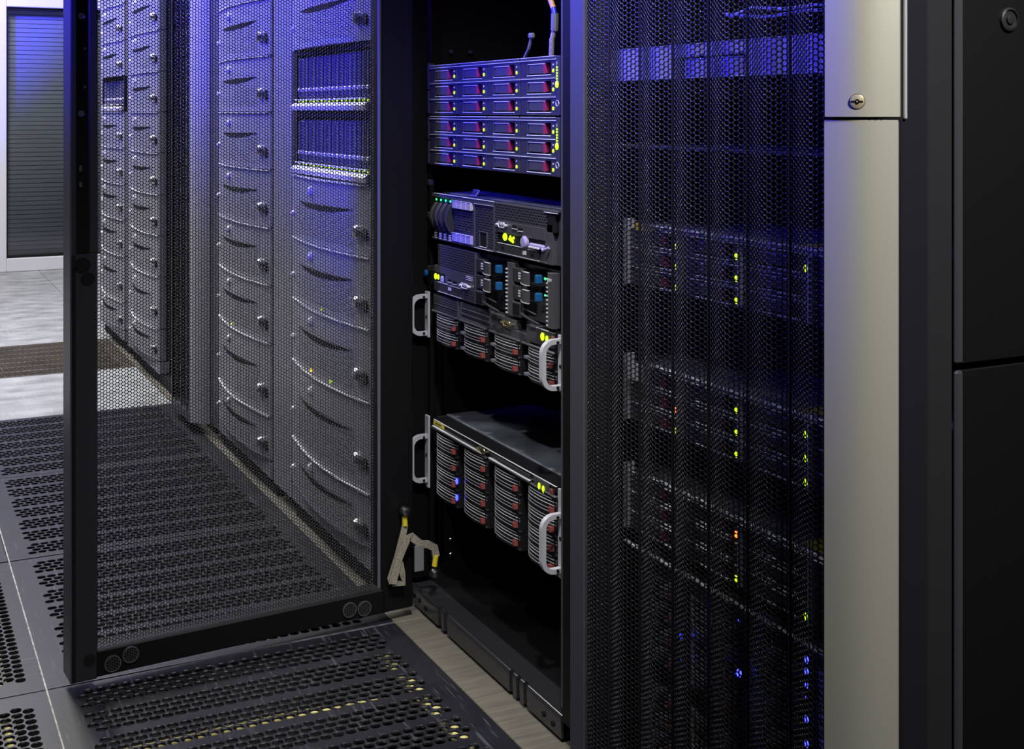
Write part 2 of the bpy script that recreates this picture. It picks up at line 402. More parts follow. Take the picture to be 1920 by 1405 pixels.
for i, (y, lab) in enumerate(((1.42, 'perforated dark floor tile in the foreground, nearest the open rack and in its door shadow'),
        (2.028, 'perforated dark floor tile crossed by the bottom edge of the open mesh door'),
        (2.635, 'perforated dark floor tile second behind the open door, beside the silver cabinets'),
        (3.24, 'perforated dark floor tile touching the near edge of the bright white floor'),
        (4.447, 'perforated brownish floor tile between the white floor and the pale grey floor at the back'))):
    o = tag(put('floor_tile', tmA, None), lab, 'floor tile', 'perforated floor tiles'); o.location = (.228, y, 0)
    if y > 4: brown(o)
for i, (y, lab) in enumerate(((1.42, 'perforated floor tile at the bottom left corner of the picture'),
        (2.028, 'perforated floor tile at the left edge, left of the long pale seam'),)):
    o = tag(put('floor_tile', tmB, None), lab, 'floor tile', 'perforated floor tiles'); o.location = (.228, y, 0); o.rotation_euler = (0, 0, pi/2)
o = tag(put('floor_tile', tmA, None), 'perforated brownish floor tile at the left edge between white and grey floor', 'floor tile', 'perforated floor tiles'); o.location = (-.34, 4.447, 0); brown(o)
for lab, pts, r_ in (('pale yellow cable running across beneath the foreground perforated tile', [(.24, 1.806, -.0135), (.34, 1.806, -.0135), (.52, 1.808, -.0135), (.60, 1.812, -.018), (.70, 1.83, -.035)], .0062),
        ('pale yellow cable under the right-hand end of the foreground perforated tile', [(.740, 1.2, -.03), (.742, 1.5, -.023), (.745, 1.80, -.023), (.75, 1.98, -.03)], .0105),
        ('yellow cable beneath the perforated tile at the bottom left corner', [(.15, 1.2, -.03), (.16, 1.6, -.023), (.17, 1.9, -.023), (.175, 2.6, -.03)], .010)):
    tag(MB().tube(pts, r_).build('cable', 'ycable', None, smooth=True), lab, 'cable', 'cables under the raised floor')

# ================================================================== OPEN RACK
RX = .845; RY = 2.13                       # front plane, far (left) side;  local x 0..0.68
rack = thing('server_rack', 'black server rack standing open with its mesh door swung into the aisle', 'server rack', (RX, RY, 0), FR)
W1 = .675
part('frame', 'black', rack, (0, .010, 0, .05, .03, 2.0), (W1-.078, W1, 0, .05, .03, 2.0), (0, .04, 1.0, 1.05, .03, 2.0), (W1-.04, W1, 1.0, 1.05, .03, 2.0),
     (0, W1, 0, 1.05, 1.96, 2.0), b=.002)
part('front_lip', 'navy', rack, (W1-.0815, W1-.078, .0, .010, .05, 1.96))
part('side_panel', 'black_matte', rack, (.001, .004, .05, 1.0, .03, 1.96))
part('side_panel', 'black_matte', rack, (W1-.004, W1-.001, .05, 1.0, .03, 1.96))
part('rear_panel', 'black_matte', rack, (.04, W1-.04, 1.03, 1.05, .03, 1.96))
part('base', 'black', rack, (0, W1, .045, 1.04, .018, .034), (.02, .08, .02, .08, 0, .02), (W1-.09, W1-.03, .02, .08, 0, .02))
part('mounting_rail', 'black', rack, (.005, .0235, .045, .052, .06, 1.93), (.004, .010, .045, .075, .06, 1.93))
part('mounting_rail', 'black', rack, (W1-.13, W1-.105, .062, .068, .06, 1.93))
q = MB()                                       # rounded kick rail with notches
segs = [(.045, .165), (.178, .190), (.203, .435), (.446, .458), (.469, .481), (.492, W1-.08)]
for a, c_ in segs:
    q.extx([(.0, .006), (-.001, .034), (-.0002, .0370), (.0018, .0388), (.0045, .0392), (.007, .0378), (.008, .034), (.008, .006)], a, c_)
q.box(.045, W1-.08, .004, .03, .006, .027)
q.build('kick_rail', 'rail', rack, smooth=True)
part('floor_pan', 'rail', rack, (.03, W1-.03, .012, 1.0, .028, .032))
q = MB()
for x, z in ((.06, .022), (.085, .022), (.112, .018), (.545, .02), (.572, .018)): q.cyl((x, 0, z), 'y', .004, -.0025, .001, 10)
pieces(q, 'rail_hole', 'black_matte', rack)
q = MB()
for x in (.938, .977):
    for z in (.983, .090, .063): q.cyl((.006, x-RX, z), 'x', .0042, 0, .004, 10, .001)
pieces(q, 'stud', 'steel', rack)
q = MB().cyl((.022, .0, .87), 'y', .006, -.012, 0, 14, .002); q.build('thumb_screw', 'brass', rack, smooth=True)
# --- the open door, given in its own frame and moved onto the hinge
a_ = atan2(.045, .5875)
DW = Matrix.Translation((.2575, 1.99, 0)) @ Matrix.Rotation(a_, 4, 'Z')
RW = Matrix.Translation((RX, RY, 0)) @ Matrix.Rotation(FR, 4, 'Z')
DL = RW.inverted() @ DW
DWID = .5715
door = part('door', 'stile', rack, (.001, .0095, 0, .05, .016, 1.98), (0, .0395, 0, .004, .016, .66), (.027, .0395, 0, .004, .66, 1.98),
            (.004, .0395, .044, .05, .016, 1.98), b=.0015, xf=DL)
part('hinge_stile', 'black', door, (.512, DWID, 0, .045, .018, 1.98), b=.002, xf=DL)
part('edge_strip', 'litpaint', door, (0, .003, .0, .05, .017, 1.98), b=.001, xf=DL)
part('stile_ridge', 'litpaint', door, (.5050, .5095, -.001, .004, .062, 1.95), b=.001, xf=DL)
part('cross_bar', 'black', door, (.038, .52, .0, .04, .018, .058), b=.002, xf=DL)
part('cross_bar', 'black', door, (.038, .52, .0, .04, 1.92, 1.98), b=.002, xf=DL)
part('lock_channel', 'black_matte', door, (.0096, .027, .006, .04, .66, 1.98), xf=DL)
q = MB()
for z in (1.018, .871): q.lathe((.0165, .0055, z), 'y', [(.0045, -.002), (.0052, -.0028), (.0052, .001), (.003, .001), (.003, -.0015)], 16)
for z in (.969, .911): q.cyl((.0225, .006, z), 'y', .0022, -.001, .001, 10)
pieces(q, 'lock_screw', 'gun', door, DL, smooth=True)
part('lock_catch', 'gun', door, (.013, .018, .002, .006, .783, .793), (.013, .018, .002, .006, .760, .768), xf=DL)
q = MB(); q.cyl((.0178, -.0004, .643), 'y', .0115, -.001, .003, 28); q.cyl((.0255, -.0004, .622), 'y', .0100, -.001, .003, 28); q.cyl((.0285, -.0004, .047), 'y', .009, -.001, .003, 24)
pieces(q, 'cable_hole', 'black_matte', door, DL)
for x, z in ((.062, .0345), (.089, .0425), (.452, .037), (.479, .034)):
    hs = MB(); vs, fs = hexmesh(6, 5, .0042, .62, .0012, x-.0105, z-.0115, lambda t: 0.)
    keep = []
    for f in fs:
        cx = sum(vs[i][0] for i in f)/4-x; cz = sum(vs[i][2] for i in f)/4-z
        if cx*cx+cz*cz < .0105**2: keep.append(f)
    hs.add([(v[0], -.0035, v[2]) for v in vs], keep); hs.lathe((x, 0, z), 'y', [(.0125, .001), (.0125, -.003), (.0108, -.003), (.0108, .001)], 24)
    hs.build('bar_hole', 'gun', door, DL)  # mesh discs stand in for holes with the lit mesh behind
PT = .0053
vs, fs = hexmesh(int(.466/(PT*.866)), int(1.19/PT), PT, .80, .0012, .038, .058, lambda x: .012)
v2, f2 = hexmesh(int(.466/(PT*2*.866)), int(.67/(PT*2)), PT*2, .80, .0012, .038, .058+int(1.19/PT)*PT, lambda x: .012, False)
o_ = len(vs); vs += v2; fs += [tuple(i+o_ for i in f) for f in f2]
vs = [tuple(DL @ Vector(v)) for v in vs]
put('mesh_panel', rawmesh('mesh_panel', vs, fs, 'mesh'), door)

# ================================================================== RACK UNITS
def rackunit(name, label, cat, X, Y0, z, group=None): return thing(name, label, cat, (X, Y0, z), FR, group)
# ---- 3.5 inch drive with handle, latch and indicator
def drive_meshes():
    w_, h_ = .1165, .0272
    q = MB(); q.box(0, w_, .010, .05, 0, h_, 0); q.box(0, .024, 0, .012, 0, h_, .001); q.box(.0985, w_, .0, .012, 0, h_, .0008)
    q.box(.022, .1, -.0005, .012, h_-.0045, h_, .0012); q.box(.022, .1, -.001, .012, 0, .0042, .0012)
    body = q.mesh('disk_drive', 'blueplate')
    q = MB(); q.box(.026, .074, .001, .008, .0068, .0205, .001); plate = q.mesh('drive_handle', 'navy')
    q = MB(); q.box(.024, .079, .0, .004, .0205, .0218, .0004); q.box(.024, .098, -.0018, .001, .0032, .0046, .0004); q.box(.0, w_, -.0016, .001, h_-.0012, h_, .0004)
    trim = q.mesh('drive_trim', 'edge')
    q = MB(); q.box(.073, .081, .0, .009, .0065, .0212, .0008); latch = q.mesh('latch', 'red')
    q = MB(); q.ball((.1068, -.0005, .0100), .0025, 8, (1, .5, 1.15)); ind = q.mesh('indicator_light', 'lg')
    q = MB(); q.ball((.1068, -.0005, .0185), .0016, 6, (1, .5, 1)); dim = q.mesh('indicator_window', 'whitelab')
    return body, plate, trim, latch, ind, dim
DM = drive_meshes()
LEDM = {'lg': DM[4]}
for k in ('rd', 'am'):
    me = DM[4].copy(); me.materials[0] = K[k]; LEDM[k] = me
def add_drive(parent, x, z, lit='lg', handle=True):
    d = put('disk_drive', DM[0], parent); d.location = (x, 0, z)
    put('handle', DM[1], d); put('handle_trim', DM[2], d); put('latch', DM[3], d)
    if lit: put('indicator_light', LEDM[lit], d)
    put('indicator_window', DM[5], d)
    return d
def disk_shelf(label, X, Y0, z, group, H=.0885):
    t = rackunit('disk_shelf', label, 'disk shelf', X, Y0, z, group)
    part('chassis', 'charcoal', t, (.006, .482, .012, .55, .001, H-.001))
    q = MB()
    for k in range(4): q.box(.009+k*.1187, .009+k*.1187+.1165, -.001, .014, H-.0042, H-.0005, .001)
    q.box(-.002, .006, -.002, .012, .002, H/2-.001, .001); q.box(-.002, .006, -.002, .012, H/2+.001, H-.002, .001)
    pieces(q, 'front_rim', 'blueplate', t)
    q = MB()
    for k in range(4): q.box(.011+k*.1187, .007+k*.1187+.1165, -.0022, .0, H-.0018, H-.0008, .0003)
    q.build('rim_edge', 'edge', t)
    for k in range(4):
        for j in range(3): add_drive(t, .0083+k*.1187, .0005+j*.0278)
    sp = part('status_panel', 'blueplate', t, (.4835, .4945, -.003, .012, 0, H-.001), b=.0015)
    q = MB(); q.ball((.489, -.004, .0455), .0042, 10, (1, .5, 1.3))
    for k in range(5): q.ball((.489, -.004, .0535+k*.0042), .0017, 6, (1.3, .6, 1))
    pieces(q, 'status_light', 'lg', sp)
    q = MB(); q.ball((.489, -.004, .0755), .0022, 6, (1, .6, 1.6)); q.build('status_window', 'tie', sp)
    q = MB(); q.lathe((.489, -.003, .018), 'y', [(.0048, .001), (.0048, -.0008), (.0040, -.0008), (.0040, .001)], 14); q.build('emblem_ring', 'edge', sp)
    return t
disk_shelf('disk shelf of red-latched drives at the top of the open rack, upper of two', .885, 2.103, .868, 'disk shelves in the open rack')
disk_shelf('disk shelf of red-latched drives at the top of the open rack, lower of two', .885, 2.103, .778, 'disk shelves in the open rack')
# ---- rack rail pieces visible beside the units
for z in (.955, .872, .745, .687, .590): tag(MB().box(-.011, -.003, -.003, .008, -.004, .006, .001).build('rack_screw', 'steel', None),
    {.955: 'small rack screw left of the upper disk shelf', .872: 'small rack screw left of the lower disk shelf', .745: 'small rack screw just above the grey server with green lights',
     .687: 'small rack screw left of the grey server with green lights', .590: 'small rack screw left of the server with two blue latch columns'}[z], 'screw', 'rack screws').matrix_world = Matrix.Translation((.890, 2.103, z)) @ Matrix.Rotation(FR, 4, 'Z')
# ---- server A
t = rackunit('rack_server', 'grey rack server with four curved drive bays, green lights and a round blue button', 'server', .885, 2.103, .648)
part('chassis', 'gun', t, (.02, .482, .006, .65, 0, .080))
part('top_lid', 'galv', t, (.02, .482, .02, .65, .080, .0822))
part('front_frame', 'gun', t, (.02, .275, -.002, .008, .075, .081), (.02, .455, -.002, .008, 0, .0035), (.196, .2, -.002, .008, .0035, .075), (.271, .2765, -.002, .008, .0035, .075), (.275, .487, -.002, .008, .078, .081), (.447, .470, -.001, .01, .0, .06))
part('rim_edge', 'edge', t, (.03, .274, -.003, -.0005, .0805, .0818), (.445, .487, -.003, -.0005, .0765, .0775), (.20, .272, -.003, -.001, .0735, .0742), (.2, .272, -.003, -.001, .0005, .0015))
for k in range(4):
    x = .031+k*.0205
    q = MB(); n = 10
    for i in range(n):
        z0 = .014+.052*i/n; z1 = .014+.052*(i+1)/n; y0 = -.012*sin(pi*(z0-.014)/.052); y1 = -.012*sin(pi*(z1-.014)/.052)
        q.add([(x, y0, z0), (x+.0125, y0, z0), (x+.0125, y1, z1), (x, y1, z1), (x, .006, z0), (x+.0125, .006, z0), (x+.0125, .006, z1), (x, .006, z1)], [(0, 1, 2, 3), (1, 5, 6, 2), (0, 3, 7, 4)])
    d = q.build('disk_drive', 'charcoal', t)
    q = MB(); q.tube([(x+.0125, -.012*sin(pi*i/n)-.0006, .014+.052*i/n) for i in range(n+1)], .0007, 5); q.build('handle_edge', 'gun', d)
    q = MB(); q.box(x, x+.0165, -.002, .006, .0005, .013, .0006); q.build('drive_label', 'charcoal', d)
    q = MB()
    for j in range(4): q.box(x+.003, x+.013, -.0026, -.0018, .0022+j*.003, .0036+j*.003)
    q.build('printed_marks', 'whitelab', d)
    q = MB(); q.ball((x+.008, -.001, .0705), .0026, 8, (1.3, .5, .9)); q.build('indicator_light', 'gr', d)
for k in range(4):
    x = .113+k*.0197
    d = part('blank_panel', 'perf', t, (x, x+.0185, .001, .005, .024, .058), b=.0004)
    part('lower_tab', 'purple', d, (x, x+.0175, -.004, .004, .0035, .018), b=.001)
    part('upper_tab', 'beige', d, (x, x+.0175, -.004, .004, .060, .0735), b=.001)
    part('tab_edge', 'edge', d, (x, x+.0175, -.0046, -.003, .0176, .0186), (x, x+.0175, -.0046, -.003, .0735, .0743), b=.0002)
part('air_duct_panel', 'perf', t, (.201, .271, -.0005, .004, .004, .073)); part('duct_opening', 'black_matte', t, (.222, .248, -.0015, .002, .005, .029)); part('opening_lip', 'gun', t, (.220, .222, -.003, .002, .004, .030), (.248, .250, -.003, .002, .004, .030), (.222, .248, -.003, .002, .028, .030))
part('opening_lip', 'edge', t, (.222, .248, -.003, .002, .0042, .0052))
part('upper_grille', 'perf', t, (.278, .452, -.0015, .004, .053, .079)); part('side_grille', 'perf', t, (.2775, .2865, -.0015, .004, .002, .053))
part('upper_vent', 'black_matte', t, (.453, .478, -.001, .01, .048, .074))
part('control_panel', 'gun', t, (.287, .448, -.002, .008, .034, .053), (.287, .448, -.001, .008, .0, .018))
part('panel_recess', 'black_matte', t, (.29, .445, .0, .01, .018, .036))
def vga(parent, x, z, s=1., m='gold'):
    q = MB(); q.tube([(x+s*a, -.005, z+s*c_) for a, c_ in ((-.013, .005), (.013, .005), (.015, .003), (.012, -.005), (-.012, -.005), (-.015, .003), (-.013, .005))], .0012*s, 6)
    q.box(x-.012*s, x+.012*s, -.003, .001, z-.003*s, z+.003*s, .001); q.cyl((x-.02*s, 0, z), 'y', .0026*s, -.007, 0, 8); q.cyl((x+.02*s, 0, z), 'y', .0026*s, -.007, 0, 8)
    q.build('video_port', m, parent)
vga(t, .307, .047, .75, 'edge')
part('usb_port', 'black_matte', t, (.342, .357, -.003, .0, .0445, .0495), (.362, .377, -.003, .0, .0425, .0475)); part('port_lip', 'edge', t, (.342, .357, -.004, -.001, .0435, .0445), (.362, .377, -.004, -.001, .0415, .0425), b=.0002)
q = MB(); q.ball((.315, -.002, .0285), .0062, 10, (1.1, .4, 1)); pieces(q, 'status_light', 'lg', t)
q = MB()
for a, c_ in ((.334, .030), (.340, .027), (.337, .0245), (.345, .0295), (.331, .0265), (.343, .0235)): q.ball((a, -.002, c_), .0026, 8, (1.2, .5, 1))
pieces(q, 'status_light', 'lg', t)
q = MB(); q.lathe((.384, 0, .0265), 'y', [(.0098, .002), (.0098, -.004), (.0075, -.0065), (.003, -.007)], 24); q.build('power_button', 'purple', t, smooth=True)
part('release_tag', 'purple', t, (.405, .450, -.007, -.001, .0205, .028), b=.002); part('release_tag_edge', 'whitelab', t, (.406, .440, -.0085, -.0065, .0205, .0235), b=.0006)
q = MB(); q.tube([(.446, -.005, .0225), (.454, -.008, .0205), (.461, -.007, .0235), (.466, -.005, .026)], .0022, 10); q.build('release_tab_end', 'purple', t)
od = part('optical_drive', 'charcoal', t, (.290, .432, -.003, .008, .003, .0175), b=.001); part('drive_mark', 'whitelab', od, (.378, .390, -.0036, -.003, .0075, .0135), b=0); part('drive_edge', 'edge', od, (.290, .383, -.0036, -.002, .0172, .0180), (.397, .430, -.0036, -.002, .0165, .0172), (.29, .432, -.0036, -.002, .0022, .0028), b=.0001)
q = MB(); q.cyl((.31, 0, .011), 'y', .0035, -.0036, 0, 10); q.cyl((.41, 0, .009), 'y', .003, -.0036, 0, 10); pieces(q, 'eject_button', 'black_matte', od)
t2 = tag(part('luggage_label', 'whitelab', None, (-.012, .012, -.001, .001, 0, .012), b=.0003), 'small barcode label tag lying on top of the grey server', 'label'); t2.location = (.905, 1.955, .7305); t2.rotation_euler = (R(-35), 0, FR)
q = MB()
for k in range(9): q.box(-.011+k*.0025, -.011+k*.0025+(.001 if k % 3 else .0016), -.0014, -.0009, .001, .011)
q.build('barcode', 'print', t2)
# ---- server B
t = rackunit('rack_server', 'black rack server with two stacks of blue-latched modules and small yellow-green display', 'server', .885, 2.103, .555)
part('chassis', 'black_gloss', t, (.02, .482, .012, .65, 0, .085))
part('front_frame', 'gun', t, (.035, .204, -.001, .010, 0, .0028), (.2, .205, -.002, .010, 0, .085), (.322, .340, -.002, .010, 0, .083), (.458, .474, -.003, .010, 0, .082), (.340, .345, -.002, .01, 0, .083))
part('left_grille', 'perf', t, (.045, .2, -.001, .004, .047, .085)); part('lower_grille', 'perf', t, (.157, .2, -.0015, .004, .003, .021))
part('control_panel', 'gun', t, (.028, .2, -.001, .008, .021, .047), (.028, .157, -.001, .008, .003, .021))
part('panel_recess', 'black_matte', t, (.02, .078, -.0016, .001, .020, .036))
q = MB(); q.ball((.040, -.003, .0275), .0048, 8, (.9, .5, 1.2)); q.ball((.052, -.003, .0275), .0035, 8, (1, .5, 1.4)); pieces(q, 'status_light', 'lg', t)
part('button', 'purple', t, (.064, .074, -.005, .0, .020, .031), b=.002)
part('usb_port', 'black_matte', t, (.094, .106, -.003, .0, .0245, .029), (.113, .126, -.003, .0, .0235, .028)); part('port_lip', 'edge', t, (.094, .106, -.004, -.001, .0236, .0245), (.113, .126, -.004, -.001, .0226, .0235), b=.0002)
vga(t, .166, .026, .8, 'edge')
q = MB()
for k in range(3): q.box(.165, .192, -.0018, -.001, .0365+k*.0028, .0375+k*.0028)
q.build('printed_marks', 'whitelab', t)
od = part('optical_drive', 'charcoal', t, (.035, .150, -.003, .008, .003, .019), b=.001); part('drive_mark', 'whitelab', od, (.096, .108, -.0036, -.003, .010, .015), b=0); part('drive_edge', 'edge', od, (.05, .094, -.0036, -.002, .0187, .0195), (.1, .15, -.0036, -.002, .0182, .0188), (.05, .15, -.0036, -.002, .0022, .003), b=.0001)
q = MB(); q.lathe((-.004, -.003, .028), 'y', [(.006, .002), (.006, -.002), (.0035, -.003)], 12); q.build('side_emblem', 'teal', t)
for c0 in (.207, .342):
    for z0 in (.058, .031):
        md = part('hot_swap_module', 'charcoal', t, (c0, c0+.027, -.002, .01, z0-.003, z0+.019), b=.001)
        q = MB(); pr = [(c0+.029+.043*i/10, -.011*sin(pi*.5*min(1, i/7.))-.002) for i in range(11)]
        q.sheet(pr, z0, z0+.0185, .004); q.build('handle', 'gun', md, smooth=True)
        q = MB(); q.sheet([(x, y-.0006) for x, y in pr], z0-.0012, z0+.0002, .004); q.sheet([(x, y-.0006) for x, y in pr[6:]], z0+.0182, z0+.0192, .004); q.build('handle_edge', 'edge', md)
        part('latch', 'teal', md, (c0+.080, c0+.089, -.006, .004, z0+.0035, z0+.0165), b=.0012)
        q = MB()
        for j in range(3): q.box(c0+.02, c0+.027, -.0028, -.0018, z0+.003+j*.004, z0+.0052+j*.004)
        q.build('printed_marks', 'whitelab', md)
    q = MB(); q.box(c0, c0+.0285, -.003, .004, .002, .0245, .0006); fr_ = q.build('module_bay', 'gun', t); part('bay_opening', 'black_matte', fr_, (c0+.003, c0+.0255, -.0036, -.002, .0045, .022), b=0)
    q = MB(); q.tube([(c0+.035, -.006, .010), (c0+.05, -.012, .0125), (c0+.075, -.014, .009), (c0+.10, -.008, .003)], .002, 6); q.tube([(c0+.04, -.004, .018), (c0+.07, -.010, .019), (c0+.09, -.008, .016)], .0012, 6); pieces(q, 'bay_lever', 'charcoal', t)
    q = MB()
    for j in range(12): q.box(c0+.1135, c0+.1175, -.004, .002, .003+j*.0062, .0052+j*.0062)
    q.build('vent_ladder', 'edge', t)
q = MB(); q.ball((.453, -.004, .072), .0028, 8, (1.2, .5, .8)); q.ball((.453, -.004, .0475), .0022, 8, (1.2, .5, .8)); pieces(q, 'status_light', 'gr', t)
cu = bpy.data.curves.new('maker_mark', 'FONT'); cu.body = 'IBM'; cu.size = .0085; cu.extrude = .0003; cu.align_x = 'LEFT'
tmp = bpy.data.objects.new('tmp', cu); me = bpy.data.meshes.new_from_object(tmp); bpy.data.objects.remove(tmp)
me.materials.clear(); me.materials.append(K['whitelab']); me.transform(Matrix.Translation((.4585, -.0038, .068)) @ Matrix.Rotation(pi/2, 4, 'X')); put('maker_mark', me, t)
# ---- rack handles with ears
def ear(t, x, H, z0, z1, side):
    e = MB(); e.box(x-.012, x+.004, -.002, .002, .001, H-.001, .0006) if side < 0 else e.box(x-.004, x+.012, -.002, .002, .001, H-.001, .0006)
    eo = e.build('rack_ear', 'lav', t); q = MB()
    xc = x-.004*(-side) if side < 0 else x+.004; r_ = .017; D = .031; pts = []
    pts.append((xc, .0, z1))
    for i in range(9): a = pi/2*i/8; pts.append((xc, -(D-r_)-r_*sin(a), z1-r_+r_*cos(a)))
    for i in range(9): a = pi/2*i/8; pts.append((xc, -(D-r_)-r_*cos(a), z0+r_-r_*sin(a)))
    pts.append((xc, .0, z0))
    q.tube(pts, 0, rect=(.0035, .0045, (1, 0, 0))); h = q.build('handle', 'lav', eo)
    q = MB(); q.cyl((xc+.0, -.009, z1-.001), 'x', .0022, -.0062, .0062, 8); q.cyl((xc, -.009, z0+.001), 'x', .0022, -.0062, .0062, 8); q.cyl((xc, 0, H*.45), 'y', .003, -.0028, .001, 8)
    pieces(q, 'handle_screw', 'black_matte', eo)
# ---- curved drive front (striped)
def striped_drive(h_):
    w_ = .112; pr = [(w_*i/14, .012*(1-min(1, i/4.))**2-.006*sin(pi*i/14)) for i in range(15)]
    q = MB(); q.sweep([(x, y) for x, y in pr]+[(w_, .03), (0, .03)], 0, h_-.0006); body = q.mesh('disk_drive', 'black_gloss')
    q = MB()
    for z in (h_*.16, h_*.34, h_*.90): q.sheet([(x, y-.0008) for x, y in pr[:13]], z, z+.0007, .001)
    rib = q.mesh('chrome_rib', 'rib')
    q = MB()
    for z in (h_*.56, h_*.74):
        for i in range(26):
            x = .004+i*.0038; k = x/w_*14; j = int(k); y = pr[j][1]+(pr[min(j+1, 14)][1]-pr[j][1])*(k-j); q.box(x, x+.0022, y-.0008, y+.001, z, z+.0008)
    dash = q.mesh('vent_dashes', 'edge')
    q = MB(); q.sweep([(.088, -.002), (.092, -.0070), (.099, -.0075), (.102, .0)], h_*.20, h_*.46); btn = q.mesh('release_button', 'rose')
    q = MB(); q.ball((.108, -.002, h_*.62), .0013, 6); q.ball((.108, -.002, h_*.78), .0013, 6); q.box(.106, .112, -.003, 0, h_*.04, h_*.10); sc = q.mesh('indicator_window', 'steel')
    q = MB(); q.box(.010, .021, -.0052, .003, h_*.18, h_*.36, .0005); lb = q.mesh('drive_label', 'galv')
    return body, rib, dash, btn, sc, lb
BLED = MB().ball((.1085, -.003, .018), .0038, 10, (.9, .5, 1.5)).mesh('indicator_light', 'bl')
def add_striped(t, ms, x, z, lab=False, blue=False):
    d = put('disk_drive', ms[0], t); d.location = (x, 0, z)
    put('chrome_rib', ms[1], d); put('vent_dashes', ms[2], d); put('release_button', ms[3], d); put('indicator_window', ms[4], d)
    if lab: put('drive_label', ms[5], d)
    if blue: put('indicator_light', BLED, d)
    return d
# ---- server C
H = .084
t = rackunit('rack_server', 'black server with two rows of striped drives and grey pull handles, in mid rack', 'server', .885, 2.103, .467)
part('chassis', 'charcoal', t, (.012, .49, .012, .62, 0, H))
ear(t, .0, H, .008, .075, -1); ear(t, .492, H, .008, .075, 1)
part('vent_row', 'perf', t, (.025, .13, -.001, .012, .056, .083), (.147, .258, -.001, .012, .058, .083)); part('vent_frame', 'gun', t, (.13, .134, -.002, .012, .052, .084), (.143, .147, -.002, .012, .052, .084), (.257, .261, -.002, .012, .052, .084), (.147, .257, -.002, .01, .064, .066), (.147, .257, -.002, .01, .073, .075), (.147, .257, -.002, .01, .054, .058), (.03, .13, -.002, .01, .066, .0675))
part('control_panel', 'gun', t, (.264, .385, -.001, .012, .050, .068), (.264, .352, -.001, .01, .068, .083), (.386, .425, -.001, .012, .052, .083), b=.001)
vga(t, .325, .075, .8, 'gold'); part('usb_port', 'black_matte', t, (.270, .286, -.003, 0, .074, .080), (.291, .306, -.003, 0, .072, .078)); part('port', 'charcoal', t, (.283, .303, -.004, 0, .056, .064))
part('display_panel', 'black_gloss', t, (.425, .482, -.004, .01, .060, .084), b=.001); part('display_edge', 'edge', t, (.426, .462, -.005, -.003, .0835, .0845), b=.0002); part('lower_vent', 'perf', t, (.400, .482, -.001, .01, .050, .059))
q = MB(); q.ball((.446, -.005, .0735), .0052, 10, (.9, .5, 1.2)); q.ball((.460, -.005, .0715), .004, 8, (.8, .5, 1.5)); pieces(q, 'status_light', 'lg', t)
part('reset_button', 'rose', t, (.474, .482, -.006, -.003, .074, .079))
SD = striped_drive(.0255)
for k in range(4):
    for j in range(2): add_striped(t, SD, .023+k*.1175, .0008+j*.0258, lab=k > 0)
q = MB()
for k in range(4): q.box(.023+k*.1175, .023+k*.1175+.108, -.0045, .01, .0515, .0555, .0015)
pieces(q, 'front_lip', 'gun', t)
# ---- server D
H = .131
t = rackunit('storage_server', 'black storage server with four rows of striped drives, lowest in the open rack', 'server', .885, 2.103, .197)
part('chassis', 'charcoal', t, (.012, .49, .012, .70, 0, H-.001)); part('top_lid', 'galv', t, (.012, .49, .03, .70, H-.001, H+.0012))
ear(t, .0, H, .014, .093, -1); ear(t, .492, H, .014, .093, 1)
part('top_strip', 'black_gloss', t, (.022, .484, -.002, .03, .1205, H), b=.0008); part('strip_edge', 'edge', t, (.03, .484, -.003, .0, H-.0012, H), (.03, .235, -.006, -.002, .1185, .1202), (.262, .405, -.006, -.002, .1180, .1200), b=.0004)
q = MB()
for a, c_ in ((.028, .215), (.268, .405)): q.extx([(-.001, .1205), (-.007, .118), (-.007, .1165), (-.001, .112)], a, c_)
pieces(q, 'strip_skirt', 'charcoal', t)
lb = part('warning_label', 'yellow', t, (.030, .076, -.0028, -.0018, .1225, .1290), b=0); q = MB()
for k in range(7): q.box(.040+k*.0038, .040+k*.0038+.0024, -.0032, -.0027, .1245, .1272)
q.build('label_print', 'print', lb)
vga(t, .234, .1245, .75, 'gold'); part('vent_slots', 'perf', t, (.262, .36, -.0026, 0, .1225, .1285)); part('optical_drive', 'charcoal', t, (.29, .40, -.004, 0, .1215, .1265))
q = MB(); q.ball((.433, -.0035, .1185), .0034, 8, (1, .5, 1.6)); q.ball((.446, -.0035, .1175), .0034, 8, (1, .5, 1.6)); pieces(q, 'status_light', 'lg', t)
part('display_panel', 'navy', t, (.414, .462, -.003, 0, .1140, .1290), b=.0006); part('reset_button', 'rose', t, (.466, .474, -.004, 0, .117, .124))
SD2 = striped_drive(.0277)
for k in range(4):
    for j in range(4): add_striped(t, SD2, .023+k*.1175, .0008+j*.0281, blue=(k == 0 and j in (0, 1)))
q = MB()
for k in range(4): q.box(.023+k*.1175, .023+k*.1175+.108, -.0045, .01, .1130, .1165, .0015)
pieces(q, 'front_lip', 'gun', t)
part('right_grille', 'perf', t, (.485, .490, -.002, .01, .0, .118))

